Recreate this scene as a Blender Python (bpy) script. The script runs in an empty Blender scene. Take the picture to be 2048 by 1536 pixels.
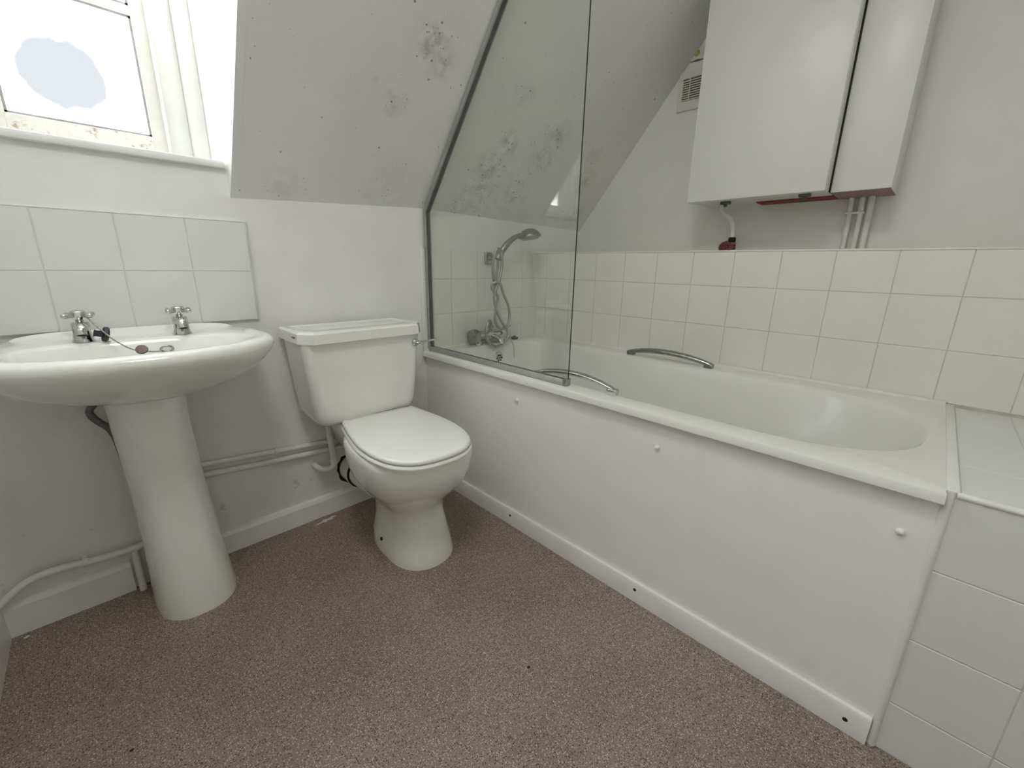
import bpy, bmesh, math, random
from mathutils import Vector, Matrix

random.seed(7)
scene = bpy.context.scene
COL = scene.collection

# ------------------------------------------------------------------ camera
cam_data = bpy.data.cameras.new('camera')
cam = bpy.data.objects.new('camera', cam_data)
COL.objects.link(cam)
CAM = Vector((-1.0145, -1.5568, 0.9682))
RIGHT = Vector((0.7080, -0.7060, 0.0176))
FWD = Vector((0.6846, 0.6815, -0.2588))
FWD.normalize()
RIGHT = (RIGHT - FWD * RIGHT.dot(FWD)).normalized()
UP = RIGHT.cross(FWD)
cam.matrix_world = Matrix(((RIGHT.x, UP.x, -FWD.x, CAM.x),
                           (RIGHT.y, UP.y, -FWD.y, CAM.y),
                           (RIGHT.z, UP.z, -FWD.z, CAM.z),
                           (0, 0, 0, 1)))
cam_data.sensor_width = 36.0
cam_data.lens = 834.685 * 36.0 / 2048.0
cam_data.shift_x = -1.256 / 2048.0
cam_data.shift_y = -12.64 / 2048.0
cam_data.clip_start = 0.02
scene.camera = cam

# ------------------------------------------------------------------ daylight, added fill light and exposure
world = bpy.data.worlds.new('overcast_sky')
scene.world = world
world.use_nodes = True
wb = world.node_tree.nodes['Background']
wb.inputs[0].default_value = (0.94, 0.97, 1.0, 1)
wb.inputs[1].default_value = 3.1
portal = bpy.data.lights.new('window_portal', 'AREA')
portal.shape = 'RECTANGLE'
portal.size = 0.60
portal.size_y = 1.16
portal.cycles.is_portal = True
po = bpy.data.objects.new('window_portal', portal)
COL.objects.link(po)
po.location = (-0.944, 0.34, 1.80)
po.rotation_euler = (-math.pi / 2, 0, 0)

fill_light = bpy.data.lights.new('added_ceiling_fill', 'AREA')  # unseen fill light added at the ceiling so the window frame blows out less
fill_light.shape = 'DISK'
fill_light.size = 0.42
fill_light.energy = 1.55
fill_light.color = (1.0, 0.985, 0.955)
lo = bpy.data.objects.new('added_ceiling_fill', fill_light)
COL.objects.link(lo)
lo.location = (-0.90, -1.24, 2.393)

scene.view_settings.view_transform = 'Standard'
scene.view_settings.look = 'None'
scene.view_settings.gamma = 1.0
scene.view_settings.use_curve_mapping = False
scene.view_settings.exposure = 2.76
scene.cycles.adaptive_threshold = 0.04
scene.cycles.adaptive_min_samples = 16
scene.cycles.diffuse_bounces = 6
scene.cycles.max_bounces = 9
scene.cycles.transparent_max_bounces = 16
scene.cycles.sample_clamp_indirect = 6.0

# ------------------------------------------------------------------ materials
MATS = {}


def new_mat(name):
    m = bpy.data.materials.new(name)
    m.use_nodes = True
    nt = m.node_tree
    b = nt.nodes['Principled BSDF']
    MATS[name] = m
    return m, nt, b


def lnk(nt, a, b):
    nt.links.new(a, b)


def objcoord(nt):
    tc = nt.nodes.new('ShaderNodeNewGeometry')
    return tc.outputs['Position']


def noise(nt, vec, scale, detail=3, rough=0.55):
    n = nt.nodes.new('ShaderNodeTexNoise')
    n.inputs['Scale'].default_value = scale
    n.inputs['Detail'].default_value = detail
    n.inputs['Roughness'].default_value = rough
    if vec is not None:
        lnk(nt, vec, n.inputs['Vector'])
    return n.outputs['Fac']


def ramp(nt, fac, stops):
    r = nt.nodes.new('ShaderNodeValToRGB')
    els = r.color_ramp.elements
    while len(els) < len(stops):
        els.new(0.5)
    for e, (p, c) in zip(els, stops):
        e.position = p
        e.color = (c[0], c[1], c[2], 1)
    lnk(nt, fac, r.inputs['Fac'])
    return r.outputs['Color']


def mathn(nt, op, a, b=None, clamp=False):
    n = nt.nodes.new('ShaderNodeMath')
    n.operation = op
    n.use_clamp = clamp
    for i, v in enumerate((a, b)):
        if v is None:
            continue
        if isinstance(v, (int, float)):
            n.inputs[i].default_value = v
        else:
            lnk(nt, v, n.inputs[i])
    return n.outputs[0]


def mixc(nt, fac, a, b):
    n = nt.nodes.new('ShaderNodeMix')
    n.data_type = 'RGBA'
    for sock, v in ((n.inputs[0], fac), (n.inputs[6], a), (n.inputs[7], b)):
        if isinstance(v, (int, float)):
            sock.default_value = v
        elif isinstance(v, tuple):
            sock.default_value = (v[0], v[1], v[2], 1)
        else:
            lnk(nt, v, sock)
    return n.outputs[2]


def bump(nt, b, height, strength, dist=0.002):
    n = nt.nodes.new('ShaderNodeBump')
    n.inputs['Strength'].default_value = strength
    n.inputs['Distance'].default_value = dist
    lnk(nt, height, n.inputs['Height'])
    lnk(nt, n.outputs['Normal'], b.inputs['Normal'])


def simple(name, col, rough=0.5, metal=0.0, var=0.0, scale=20, bmp=0.0, bscale=120, coat=0.0, dirt=None):
    m, nt, b = new_mat(name)
    b.inputs['Roughness'].default_value = rough
    b.inputs['Metallic'].default_value = metal
    if coat:
        b.inputs['Coat Weight'].default_value = coat
        b.inputs['Coat Roughness'].default_value = 0.08
    pos = objcoord(nt)
    lo = tuple(c * (1 - var) for c in col)
    hi = tuple(min(1, c * (1 + var)) for c in col)
    c = ramp(nt, noise(nt, pos, scale), [(0.3, lo), (0.7, hi)])
    if dirt:
        dcol, dscale, thr = dirt
        f = ramp(nt, noise(nt, pos, dscale, 5, 0.65), [(thr, (0, 0, 0)), (min(1, thr + 0.08), (1, 1, 1))])
        c = mixc(nt, f, c, dcol)
    lnk(nt, c, b.inputs['Base Color'])
    if bmp:
        bump(nt, b, noise(nt, pos, bscale, 4), bmp)
    return m


PAINT = simple('white_wall_paint', (0.80, 0.80, 0.775), 0.55, var=0.02, scale=4, bmp=0.12, bscale=55)
PAINT_OLD = simple('lumpy_old_wall_paint', (0.79, 0.79, 0.765), 0.5, var=0.03, scale=7, bmp=0.35, bscale=22)
GLOSS = simple('white_gloss_paint', (0.79, 0.79, 0.76), 0.32, var=0.03, scale=12, bmp=0.15, bscale=60,
               dirt=((0.52, 0.48, 0.42), 38, 0.72))
PIPEPAINT = simple('painted_pipe', (0.78, 0.77, 0.745), 0.4, var=0.05, scale=40, bmp=0.3, bscale=120)
PEEL = simple('peeling_sash_paint', (0.74, 0.72, 0.66), 0.5, var=0.06, scale=30, bmp=0.4, bscale=90,
              dirt=((0.42, 0.33, 0.25), 30, 0.56))
OLDSASH = simple('aged_sash_paint', (0.74, 0.725, 0.67), 0.45, var=0.05, scale=25, bmp=0.3, bscale=70, dirt=((0.50, 0.44, 0.36), 30, 0.70))
TILE = simple('cream_white_glazed_tile', (0.80, 0.79, 0.74), 0.22, var=0.015, scale=5, bmp=0.04, bscale=30)
TILE_W = simple('white_glazed_tile', (0.745, 0.755, 0.735), 0.25, var=0.015, scale=5, bmp=0.04, bscale=30)
GROUT = simple('tile_grout', (0.56, 0.54, 0.48), 0.9, var=0.15, scale=18)
GROUT_W = simple('pale_grout', (0.64, 0.63, 0.60), 0.9, var=0.1, scale=18)
SEAL = simple('silicone_seal', (0.76, 0.74, 0.67), 0.4, var=0.06, scale=30)
CERAMIC = simple('vitreous_china', (0.85, 0.85, 0.815), 0.12, var=0.01, scale=5, coat=0.4)
SEATP = simple('white_seat_plastic', (0.87, 0.87, 0.84), 0.22, var=0.01, scale=5, coat=0.2)
ACRYL = simple('white_bath_acrylic', (0.79, 0.79, 0.755), 0.2, var=0.01, scale=5, coat=0.2)
PANEL = simple('white_bath_panel_board', (0.87, 0.87, 0.845), 0.42, var=0.012, scale=9, bmp=0.03, bscale=40)
CHROME = simple('worn_chrome', (0.62, 0.62, 0.61), 0.14, 1.0, var=0.12, scale=60)
CHROME_D = simple('tarnished_chrome', (0.38, 0.38, 0.37), 0.28, 1.0, var=0.25, scale=60)
GREYCH = simple('dull_grey_chrome', (0.25, 0.25, 0.245), 0.3, 0.7, var=0.1, scale=60)
HOSEM = simple('chrome_hose', (0.40, 0.40, 0.385), 0.35, 0.9, var=0.1, scale=300)
ALU = simple('grey_aluminium_channel', (0.42, 0.43, 0.42), 0.4, 0.5, var=0.06, scale=30)
DARKSEAL = simple('dark_rubber_seal', (0.10, 0.105, 0.105), 0.5, var=0.2, scale=30)
PUTTY = simple('grey_putty', (0.34, 0.33, 0.33), 0.6, var=0.15, scale=40)
BLACK = simple('black_rubber', (0.018, 0.018, 0.022), 0.45, var=0.2, scale=30)
HOLE = simple('dark_hole', (0.02, 0.017, 0.014), 0.9, var=0.2, scale=30)
BROWN = simple('tarnished_brass', (0.15, 0.115, 0.095), 0.5, 0.3, var=0.3, scale=150)
BOILER = simple('white_boiler_enamel', (0.80, 0.80, 0.775), 0.35, var=0.01, scale=5)
RED = simple('red_primer', (0.24, 0.035, 0.035), 0.6, var=0.15, scale=30)
REDV = simple('red_valve_paint', (0.16, 0.03, 0.025), 0.3, var=0.3, scale=60)
MAUVE = simple('mauve_underside', (0.36, 0.22, 0.22), 0.6, var=0.1, scale=20)
CREAMP = simple('cream_plastic', (0.72, 0.70, 0.62), 0.5, var=0.03, scale=20)
DUCT = simple('dusty_duct', (0.26, 0.22, 0.19), 0.8, var=0.2, scale=60)
STRAW = simple('yellowed_label', (0.42, 0.33, 0.12), 0.6, var=0.25, scale=60)
BROWNL = simple('brown_label_print', (0.17, 0.14, 0.09), 0.7, var=0.2, scale=60)
BRAID = simple('dark_braided_hose', (0.16, 0.155, 0.155), 0.4, 0.5, var=0.4, scale=320)
STAIN = simple('white_paint_spill', (0.62, 0.58, 0.54), 0.7, var=0.1, scale=60)


def scuffs(m, ztop):
    # plaster scars and grime only low down, by the pipes and skirting
    nt = m.node_tree
    b = nt.nodes['Principled BSDF']
    src = b.inputs['Base Color'].links[0].from_socket
    pos = objcoord(nt)
    sep = nt.nodes.new('ShaderNodeSeparateXYZ')
    lnk(nt, pos, sep.inputs[0])
    low = nt.nodes.new('ShaderNodeMapRange')
    lnk(nt, sep.outputs[2], low.inputs[0])
    low.inputs[1].default_value = ztop
    low.inputs[2].default_value = ztop - 0.12
    f = ramp(nt, noise(nt, pos, 21, 5, 0.7), [(0.60, (0, 0, 0)), (0.68, (1, 1, 1))])
    lnk(nt, mixc(nt, mathn(nt, 'MULTIPLY', mathn(nt, 'MULTIPLY', f, low.outputs[0]), 0.55), src, (0.40, 0.375, 0.34)), b.inputs['Base Color'])


scuffs(PAINT_OLD, 0.36)


def make_floor_mat():
    m, nt, b = new_mat('flecked_vinyl')
    pos = objcoord(nt)
    b.inputs['Roughness'].default_value = 0.48
    base = ramp(nt, noise(nt, pos, 5, 4), [(0.3, (0.222, 0.175, 0.143)), (0.7, (0.270, 0.217, 0.180))])
    grain = ramp(nt, noise(nt, pos, 330, 2, 0.7), [(0.36, (0.55, 0.52, 0.50)), (0.5, (1, 1, 1)), (0.66, (1.32, 1.32, 1.32))])
    mul = nt.nodes.new('ShaderNodeMix')
    mul.data_type = 'RGBA'
    mul.blend_type = 'MULTIPLY'
    mul.inputs[0].default_value = 1.0
    lnk(nt, base, mul.inputs[6])
    lnk(nt, grain, mul.inputs[7])
    c = mul.outputs[2]
    for sc_, thr, col in ((260, 0.17, (0.52, 0.44, 0.37)), (215, 0.17, (0.075, 0.055, 0.045)), (150, 0.085, (0.60, 0.53, 0.46))):
        v = nt.nodes.new('ShaderNodeTexVoronoi')
        v.inputs['Scale'].default_value = sc_
        lnk(nt, pos, v.inputs['Vector'])
        # only some cells carry a fleck
        sep = nt.nodes.new('ShaderNodeSeparateColor')
        lnk(nt, v.outputs['Color'], sep.inputs[0])
        pick = mathn(nt, 'GREATER_THAN', sep.outputs[0], 0.55)
        near = mathn(nt, 'LESS_THAN', v.outputs['Distance'], thr * 2.0)
        c = mixc(nt, mathn(nt, 'MULTIPLY', pick, near), c, col)
    lnk(nt, c, b.inputs['Base Color'])
    bump(nt, b, noise(nt, pos, 260, 2), 0.12, 0.001)
    return m


FLOORM = make_floor_mat()


def make_slope_mat():
    """Painted sloping ceiling with grey-black mould in clusters."""
    m, nt, b = new_mat('mouldy_slope_paint')
    b.inputs['Roughness'].default_value = 0.55
    pos = objcoord(nt)
    base = ramp(nt, noise(nt, pos, 4), [(0.3, (0.785, 0.785, 0.765)), (0.7, (0.815, 0.815, 0.79))])
    clusters = [(-0.155, -0.350, 1.598, 0.085, 1.25), (-0.110, -0.328, 1.568, 0.07, 0.9), (-0.228, -0.232, 1.452, 0.065, 0.75),
                (-0.31, -0.267, 1.495, 0.03, 0.5), (-0.52, -0.03, 1.205, 0.10, 0.35), (-0.17, -0.05, 1.23, 0.16, 0.25),
                (0.535, -0.275, 1.505, 0.10, 1.0), (0.52, -0.215, 1.43, 0.11, 0.9), (0.29, -0.215, 1.43, 0.10, 0.9),
                (0.25, -0.150, 1.35, 0.12, 0.95), (0.245, -0.085, 1.27, 0.13, 0.9), (0.20, -0.035, 1.21, 0.15, 0.75),
                (0.45, -0.10, 1.29, 0.14, 0.6), (0.26, -0.33, 1.575, 0.08, 0.5), (0.86, -0.18, 1.385, 0.12, 0.6),
                (0.82, -0.26, 1.485, 0.09, 0.5), (0.30, -0.10, 1.30, 0.28, 0.38), (0.50, -0.22, 1.44, 0.22, 0.38), (-0.15, -0.34, 1.59, 0.14, 0.35), (0.95, -0.06, 1.24, 0.12, 0.5)]
    total = None
    for (x, y, z, r, s) in clusters:
        d = nt.nodes.new('ShaderNodeVectorMath')
        d.operation = 'DISTANCE'
        lnk(nt, pos, d.inputs[0])
        d.inputs[1].default_value = (x, y, z)
        mr = nt.nodes.new('ShaderNodeMapRange')
        mr.interpolation_type = 'SMOOTHSTEP'
        lnk(nt, d.outputs['Value'], mr.inputs[0])
        mr.inputs[1].default_value = 0.0
        mr.inputs[2].default_value = r
        mr.inputs[3].default_value = s
        mr.inputs[4].default_value = 0.0
        total = mr.outputs[0] if total is None else mathn(nt, 'MAXIMUM', total, mr.outputs[0])
    total = mathn(nt, 'MAXIMUM', total, 0.03)
    c = base
    # dark dots: the denser the cluster the more of the cells hold a dot
    for sc_, size in ((66, 0.36), (120, 0.38), (36, 0.22)):
        v = nt.nodes.new('ShaderNodeTexVoronoi')
        v.inputs['Scale'].default_value = sc_
        lnk(nt, pos, v.inputs['Vector'])
        sep = nt.nodes.new('ShaderNodeSeparateColor')
        lnk(nt, v.outputs['Color'], sep.inputs[0])
        pick = mathn(nt, 'LESS_THAN', sep.outputs[0], mathn(nt, 'MULTIPLY', total, 0.62))
        rad = mathn(nt, 'MULTIPLY', sep.outputs[1], size)
        soft = nt.nodes.new('ShaderNodeMapRange')
        lnk(nt, v.outputs['Distance'], soft.inputs[0])
        lnk(nt, mathn(nt, 'MULTIPLY', rad, 0.45), soft.inputs[1])
        lnk(nt, rad, soft.inputs[2])
        soft.inputs[3].default_value = 0.85
        soft.inputs[4].default_value = 0.0
        c = mixc(nt, mathn(nt, 'MULTIPLY', pick, soft.outputs[0]), c, (0.16, 0.16, 0.15))
    # soft grey bloom
    bl = ramp(nt, noise(nt, pos, 28, 4, 0.6), [(0.36, (0, 0, 0)), (0.72, (1, 1, 1))])
    c = mixc(nt, mathn(nt, 'MULTIPLY', mathn(nt, 'MULTIPLY', bl, total), 0.75), c, (0.30, 0.30, 0.285))
    lnk(nt, c, b.inputs['Base Color'])
    bump(nt, b, noise(nt, pos, 50, 4), 0.12)
    return m


SLOPEM = make_slope_mat()


def make_glass():
    m = bpy.data.materials.new('clear_screen_glass')
    m.use_nodes = True
    nt = m.node_tree
    nt.nodes.clear()
    out = nt.nodes.new('ShaderNodeOutputMaterial')
    tr = nt.nodes.new('ShaderNodeBsdfTransparent')
    tr.inputs[0].default_value = (0.968, 0.980, 0.970, 1)
    gl = nt.nodes.new('ShaderNodeBsdfGlossy')
    gl.inputs['Roughness'].default_value = 0.0
    gl.inputs['Color'].default_value = (1, 1, 1, 1)
    lw = nt.nodes.new('ShaderNodeLayerWeight')
    lw.inputs[0].default_value = 0.5
    p5 = mathn(nt, 'POWER', lw.outputs['Facing'], 5.0)
    fr = mathn(nt, 'ADD', mathn(nt, 'MULTIPLY', p5, 0.94), 0.055)
    mx = nt.nodes.new('ShaderNodeMixShader')
    lnk(nt, fr, mx.inputs[0])
    lnk(nt, tr.outputs[0], mx.inputs[1])
    lnk(nt, gl.outputs[0], mx.inputs[2])
    lnk(nt, mx.outputs[0], out.inputs[0])
    return m


GLASS = make_glass()
GLASSEDGE = simple('green_glass_edge', (0.03, 0.055, 0.045), 0.15, var=0.1, scale=20)


def make_pane():
    """Window pane, misted with condensation except for a clear patch tinted grey to dim the sky."""
    m = bpy.data.materials.new('misted_window_glass')
    m.use_nodes = True
    nt = m.node_tree
    nt.nodes.clear()
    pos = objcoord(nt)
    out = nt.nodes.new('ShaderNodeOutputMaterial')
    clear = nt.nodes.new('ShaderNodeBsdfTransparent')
    clear.inputs[0].default_value = (0.205, 0.208, 0.211, 1)  # low transmission painted in so the overbright sky shows grey here
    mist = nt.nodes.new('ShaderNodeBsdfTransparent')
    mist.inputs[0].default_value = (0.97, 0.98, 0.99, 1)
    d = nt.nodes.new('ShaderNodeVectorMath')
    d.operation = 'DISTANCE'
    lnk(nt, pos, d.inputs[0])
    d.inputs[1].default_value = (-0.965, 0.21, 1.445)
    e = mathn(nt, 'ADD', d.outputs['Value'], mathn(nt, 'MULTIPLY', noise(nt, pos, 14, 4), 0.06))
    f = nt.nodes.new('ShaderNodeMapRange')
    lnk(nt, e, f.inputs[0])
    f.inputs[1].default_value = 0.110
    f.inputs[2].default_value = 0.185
    mx = nt.nodes.new('ShaderNodeMixShader')
    lnk(nt, f.outputs[0], mx.inputs[0])
    lnk(nt, clear.outputs[0], mx.inputs[1])
    lnk(nt, mist.outputs[0], mx.inputs[2])
    gl = nt.nodes.new('ShaderNodeBsdfGlossy')
    gl.inputs['Roughness'].default_value = 0.05
    m2 = nt.nodes.new('ShaderNodeMixShader')
    m2.inputs[0].default_value = 0.04
    lnk(nt, mx.outputs[0], m2.inputs[1])
    lnk(nt, gl.outputs[0], m2.inputs[2])
    lnk(nt, m2.outputs[0], out.inputs[0])
    return m


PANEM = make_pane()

# ------------------------------------------------------------------ mesh helpers


def bx(bm, x0, x1, y0, y1, z0, z1, bev=0.0, seg=2):
    r = bmesh.ops.create_cube(bm, size=1.0)
    vs = r['verts']
    for v in vs:
        v.co = Vector(((x0 + x1) / 2 + v.co.x * (x1 - x0), (y0 + y1) / 2 + v.co.y * (y1 - y0), (z0 + z1) / 2 + v.co.z * (z1 - z0)))
    if bev > 0:
        es = list({e for v in vs for e in v.link_edges})
        bmesh.ops.bevel(bm, geom=es, offset=bev, segments=seg, affect='EDGES', profile=0.5)
    return vs


def box(x0, x1, y0, y1, z0, z1, bev=0.0, seg=2):
    bm = bmesh.new()
    bx(bm, x0, x1, y0, y1, z0, z1, bev, seg)
    return bm


def loft(bm, rings, cap0=True, cap1=True):
    vr = [[bm.verts.new(p) for p in r] for r in rings]
    n = len(vr[0])
    for a, b in zip(vr[:-1], vr[1:]):
        for i in range(n):
            j = (i + 1) % n
            bm.faces.new((a[i], a[j], b[j], b[i]))
    if cap0:
        bm.faces.new(list(reversed(vr[0])))
    if cap1:
        bm.faces.new(vr[-1])
    return vr


def catmull(pts, n=6, closed=False):
    pts = [Vector(p) for p in pts]
    out = []
    m = len(pts)
    rng = range(m if closed else m - 1)
    for i in rng:
        if closed:
            p0, p1, p2, p3 = pts[(i - 1) % m], pts[i], pts[(i + 1) % m], pts[(i + 2) % m]
        else:
            p1, p2 = pts[i], pts[i + 1]
            p0 = pts[i - 1] if i > 0 else p1 * 2 - p2
            p3 = pts[i + 2] if i + 2 < m else p2 * 2 - p1
        for k in range(n):
            t = k / n
            out.append(0.5 * ((2 * p1) + (p2 - p0) * t + (2 * p0 - 5 * p1 + 4 * p2 - p3) * t * t + (3 * p1 - p0 - 3 * p2 + p3) * t ** 3))
    if not closed:
        out.append(pts[-1])
    return out


def tube(bm, path, r, seg=10, cap=True, flat=1.0):
    """Tube along a path; r is a radius or one radius per point."""
    path = [Vector(p) for p in path]
    n = len(path)
    rs = r if isinstance(r, (list, tuple)) else [r] * n
    t0 = (path[1] - path[0]).normalized()
    ref = Vector((0, 0, 1)) if abs(t0.z) < 0.9 else Vector((1, 0, 0))
    u = (ref - t0 * ref.dot(t0)).normalized()
    rings = []
    for i in range(n):
        if i == 0:
            t = path[1] - path[0]
        elif i == n - 1:
            t = path[-1] - path[-2]
        else:
            t = path[i + 1] - path[i - 1]
        t.normalize()
        u = (u - t * u.dot(t))
        u.normalize()
        w = t.cross(u)
        rings.append([path[i] + (u * math.cos(a) * flat + w * math.sin(a)) * rs[i] for a in (2 * math.pi * k / seg for k in range(seg))])
    loft(bm, rings, cap, cap)


def lathe(bm, prof, base, axis=(0, 0, 1), seg=20):
    """prof: (radius, height along the axis) pairs."""
    base = Vector(base)
    ax = Vector(axis).normalized()
    ref = Vector((0, 0, 1)) if abs(ax.z) < 0.9 else Vector((1, 0, 0))
    u = (ref - ax * ref.dot(ax)).normalized()
    w = ax.cross(u)
    rings = [[base + ax * h + (u * math.cos(a) + w * math.sin(a)) * max(r, 1e-5) for a in (2 * math.pi * k / seg for k in range(seg))] for r, h in prof]
    loft(bm, rings, True, True)


def prism(bm, poly, d0, d1, axis):
    """Extrude a 2-D polygon along an axis ('x': poly is (y, z); 'y': (x, z); 'z': (x, y))."""
    def P(a, b, d):
        return {'x': (d, a, b), 'y': (a, d, b), 'z': (a, b, d)}[axis]
    loft(bm, [[P(a, b, d0) for a, b in poly], [P(a, b, d1) for a, b in poly]])


WORLD_ORIGIN = {}


def finish(o, bm, smooth, origin):
    bmesh.ops.recalc_face_normals(bm, faces=bm.faces)
    if origin is not None:
        bmesh.ops.translate(bm, verts=bm.verts, vec=-origin)
    bm.to_mesh(o.data)
    bm.free()
    if smooth:
        for p in o.data.polygons:
            p.use_smooth = True
        if smooth != 'all':
            o.data.set_sharp_from_angle(angle=math.radians(smooth))


def obj(name, bm, mat, parent=None, smooth=0, origin=None):
    """Link one mesh object. Vertices are given in world space; a child is stored relative to its parent."""
    me = bpy.data.meshes.new(name)
    o = bpy.data.objects.new(name, me)
    mats = mat if isinstance(mat, (list, tuple)) else [mat]
    for m in mats:
        me.materials.append(m)
    COL.objects.link(o)
    if parent is not None:
        org = WORLD_ORIGIN[parent.name]
        o.parent = parent
        WORLD_ORIGIN[o.name] = org
        finish(o, bm, smooth, org)
    else:
        org = Vector(origin) if origin is not None else Vector((0, 0, 0))
        o.location = org
        WORLD_ORIGIN[o.name] = org
        finish(o, bm, smooth, org)
    return o


def tag(o, label, cat, group=None):
    o['label'] = label
    o['category'] = cat
    if group:
        o['group'] = group
    return o


def thing(name, label, cat, loc, group=None):
    o = bpy.data.objects.new(name, None)
    o.empty_display_size = 0.05
    COL.objects.link(o)
    o.location = loc
    WORLD_ORIGIN[o.name] = Vector(loc)
    return tag(o, label, cat, group)


def struct(name, bm, mat, label=None, smooth=0, cat=None):
    o = obj(name, bm, mat, None, smooth)
    o['kind'] = 'structure'
    if label:
        o['label'] = label
    if cat:
        o['category'] = cat
    return o


# ------------------------------------------------------------------ dimensions
XL = -1.329            # left wall
XP = 0.0               # bath panel plane
XT = 0.7026            # face of the tiles beside the bath
XW = 1.08              # real right wall above the boxing
YF = -2.35             # wall behind the camera
ZC = 2.40              # ceiling
SL = 1.235             # slope of the pitched ceiling (rise per run)
P = 0.152              # tile pitch
ZT = 1.0328            # top of the bath tiling
YE = -1.636            # foot end of the bath
ZR = 0.600             # bath rim
DX0, DX1 = -1.222, -0.665   # dormer cheeks
YG = 0.21              # window glass

# ------------------------------------------------------------------ setting
struct('floor', box(XL - 0.1, XW + 0.1, YF - 0.1, 0.1, -0.06, 0.0), FLOORM, 'brown flecked vinyl floor', cat='floor')
struct('ceiling', box(XL - 0.1, XW + 0.1, YF - 0.1, 0.4, ZC, ZC + 0.06), PAINT, 'white painted ceiling', cat='ceiling')
struct('wall_left', box(XL - 0.08, XL, YF - 0.08, 0.1, 0, ZC), PAINT_OLD, 'white painted wall left of the basin', cat='wall')
struct('wall_front', box(XL - 0.08, XW + 0.08, YF - 0.08, YF, 0, ZC), PAINT, 'white painted wall behind the viewer', cat='wall')
struct('wall_right', box(XW, XW + 0.08, YF - 0.08, 0.1, 0, ZC), PAINT, 'white painted wall carrying the boiler', cat='wall')
wall_back = struct('wall_back', box(XL - 0.08, XW + 0.08, 0.0, 0.10, 0, 1.228), PAINT_OLD,
                   'white painted wall behind basin and toilet', cat='wall')


def zbase(x):
    return 1.151 + (x + 0.665) / 0.665 * 0.037 if x < 0 else 1.188 - x / 1.08 * 0.018


def slope_block(bm, xs):
    rings = []
    for x in xs:
        zb = zbase(x)
        yt = -(ZC - zb) / SL
        rings.append([(x, 0.0, zb), (x, yt, ZC), (x, yt + 0.12, ZC), (x, 0.06, zb + 0.02)])
    loft(bm, rings)


bm = bmesh.new()
slope_block(bm, [DX1 + 0.02, -0.3, 0.0, 0.5, XW + 0.02])
struct('wall_slope', bm, SLOPEM, 'sloping white ceiling wall with grey mould spots', cat='wall')
bm = bmesh.new()
slope_block(bm, [XL - 0.02, DX0 - 0.02])
struct('wall_slope_left', bm, PAINT, 'narrow strip of sloping ceiling left of the dormer', cat='wall')


def cheek(x0, x1):
    zb = 1.151
    zd = 2.33
    b = bmesh.new()
    prism(b, [(0.0, zb), (-(ZC - zb) / SL, ZC), (0.32, ZC), (0.32, zb)], x0, x1, 'x')
    return b


struct('wall_dormer_right', cheek(DX1, DX1 + 0.02), PAINT, 'bright white dormer side beside the window', cat='wall')
struct('wall_dormer_left', cheek(DX0 - 0.02, DX0), PAINT, 'white dormer side left of the window', cat='wall')
bm = bmesh.new()
yd = -(2.335 - 1.151) / SL
prism(bm, [(0.34, 2.335), (yd, 2.335), (-(ZC - 1.151) / SL, ZC), (0.34, ZC)], DX0, DX1, 'x')
struct('ceiling_dormer', bm, PAINT, 'white dormer ceiling above the window', cat='ceiling')

# skirting boards
bm = bmesh.new()
prism(bm, [(0.0, 0.0), (-0.016, 0.0), (-0.016, 0.066), (-0.010, 0.078), (0.0, 0.082)], -0.96, -0.002, 'x')
struct('baseboard_back', bm, GLOSS, 'low white skirting board behind toilet and pedestal', cat='skirting')
bm = bmesh.new()
prism(bm, [(0.0, 0.0), (-0.016, 0.0), (-0.016, 0.082), (-0.010, 0.096), (0.0, 0.099)], XL, -1.065, 'x')
struct('baseboard_back_left', bm, GLOSS, 'white skirting board left of the pedestal', cat='skirting')
bm = bmesh.new()
prism(bm, [(XL, 0.0), (XL + 0.016, 0.0), (XL + 0.016, 0.082), (XL + 0.010, 0.096), (XL, 0.099)], YF, -0.016, 'y')
struct('baseboard_left', bm, GLOSS, 'white skirting board along the left wall', cat='skirting')

# ------------------------------------------------------------------ tiles
TILE_CACHE = {}


def tile_mesh(w, h, mat):
    """Tile in the local xz plane, face towards -y, 6 mm thick, with a softened front edge."""
    key = (round(w, 4), round(h, 4), mat.name)
    if key in TILE_CACHE:
        return TILE_CACHE[key]
    g, e, t = 0.0010, 0.0012, 0.006
    b = bmesh.new()

    def ring(ins, y):
        return [(-w / 2 + ins, y, -h / 2 + ins), (w / 2 - ins, y, -h / 2 + ins), (w / 2 - ins, y, h / 2 - ins), (-w / 2 + ins, y, h / 2 - ins)]
    loft(b, [ring(g, 0.0), ring(g, -(t - e)), ring(g + e, -t)])
    bmesh.ops.recalc_face_normals(b, faces=b.faces)
    me = bpy.data.meshes.new('tile')
    me.materials.append(mat)
    b.to_mesh(me)
    b.free()
    TILE_CACHE[key] = me
    return me


def put_tile(parent, centre, w, h, mat, rot):
    o = bpy.data.objects.new('tile', tile_mesh(w, h, mat))
    COL.objects.link(o)
    o.parent = parent
    o.location = Vector(centre) - WORLD_ORIGIN[parent.name]
    jit = 0.0011
    o.rotation_euler = (rot[0] + random.uniform(-jit, jit) * 3, rot[1], rot[2] + random.uniform(-jit, jit) * 3)


ROWS = [ZT, ZT - 0.1261, ZT - 0.1261 - P, ZT - 0.1261 - 2 * P]

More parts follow.
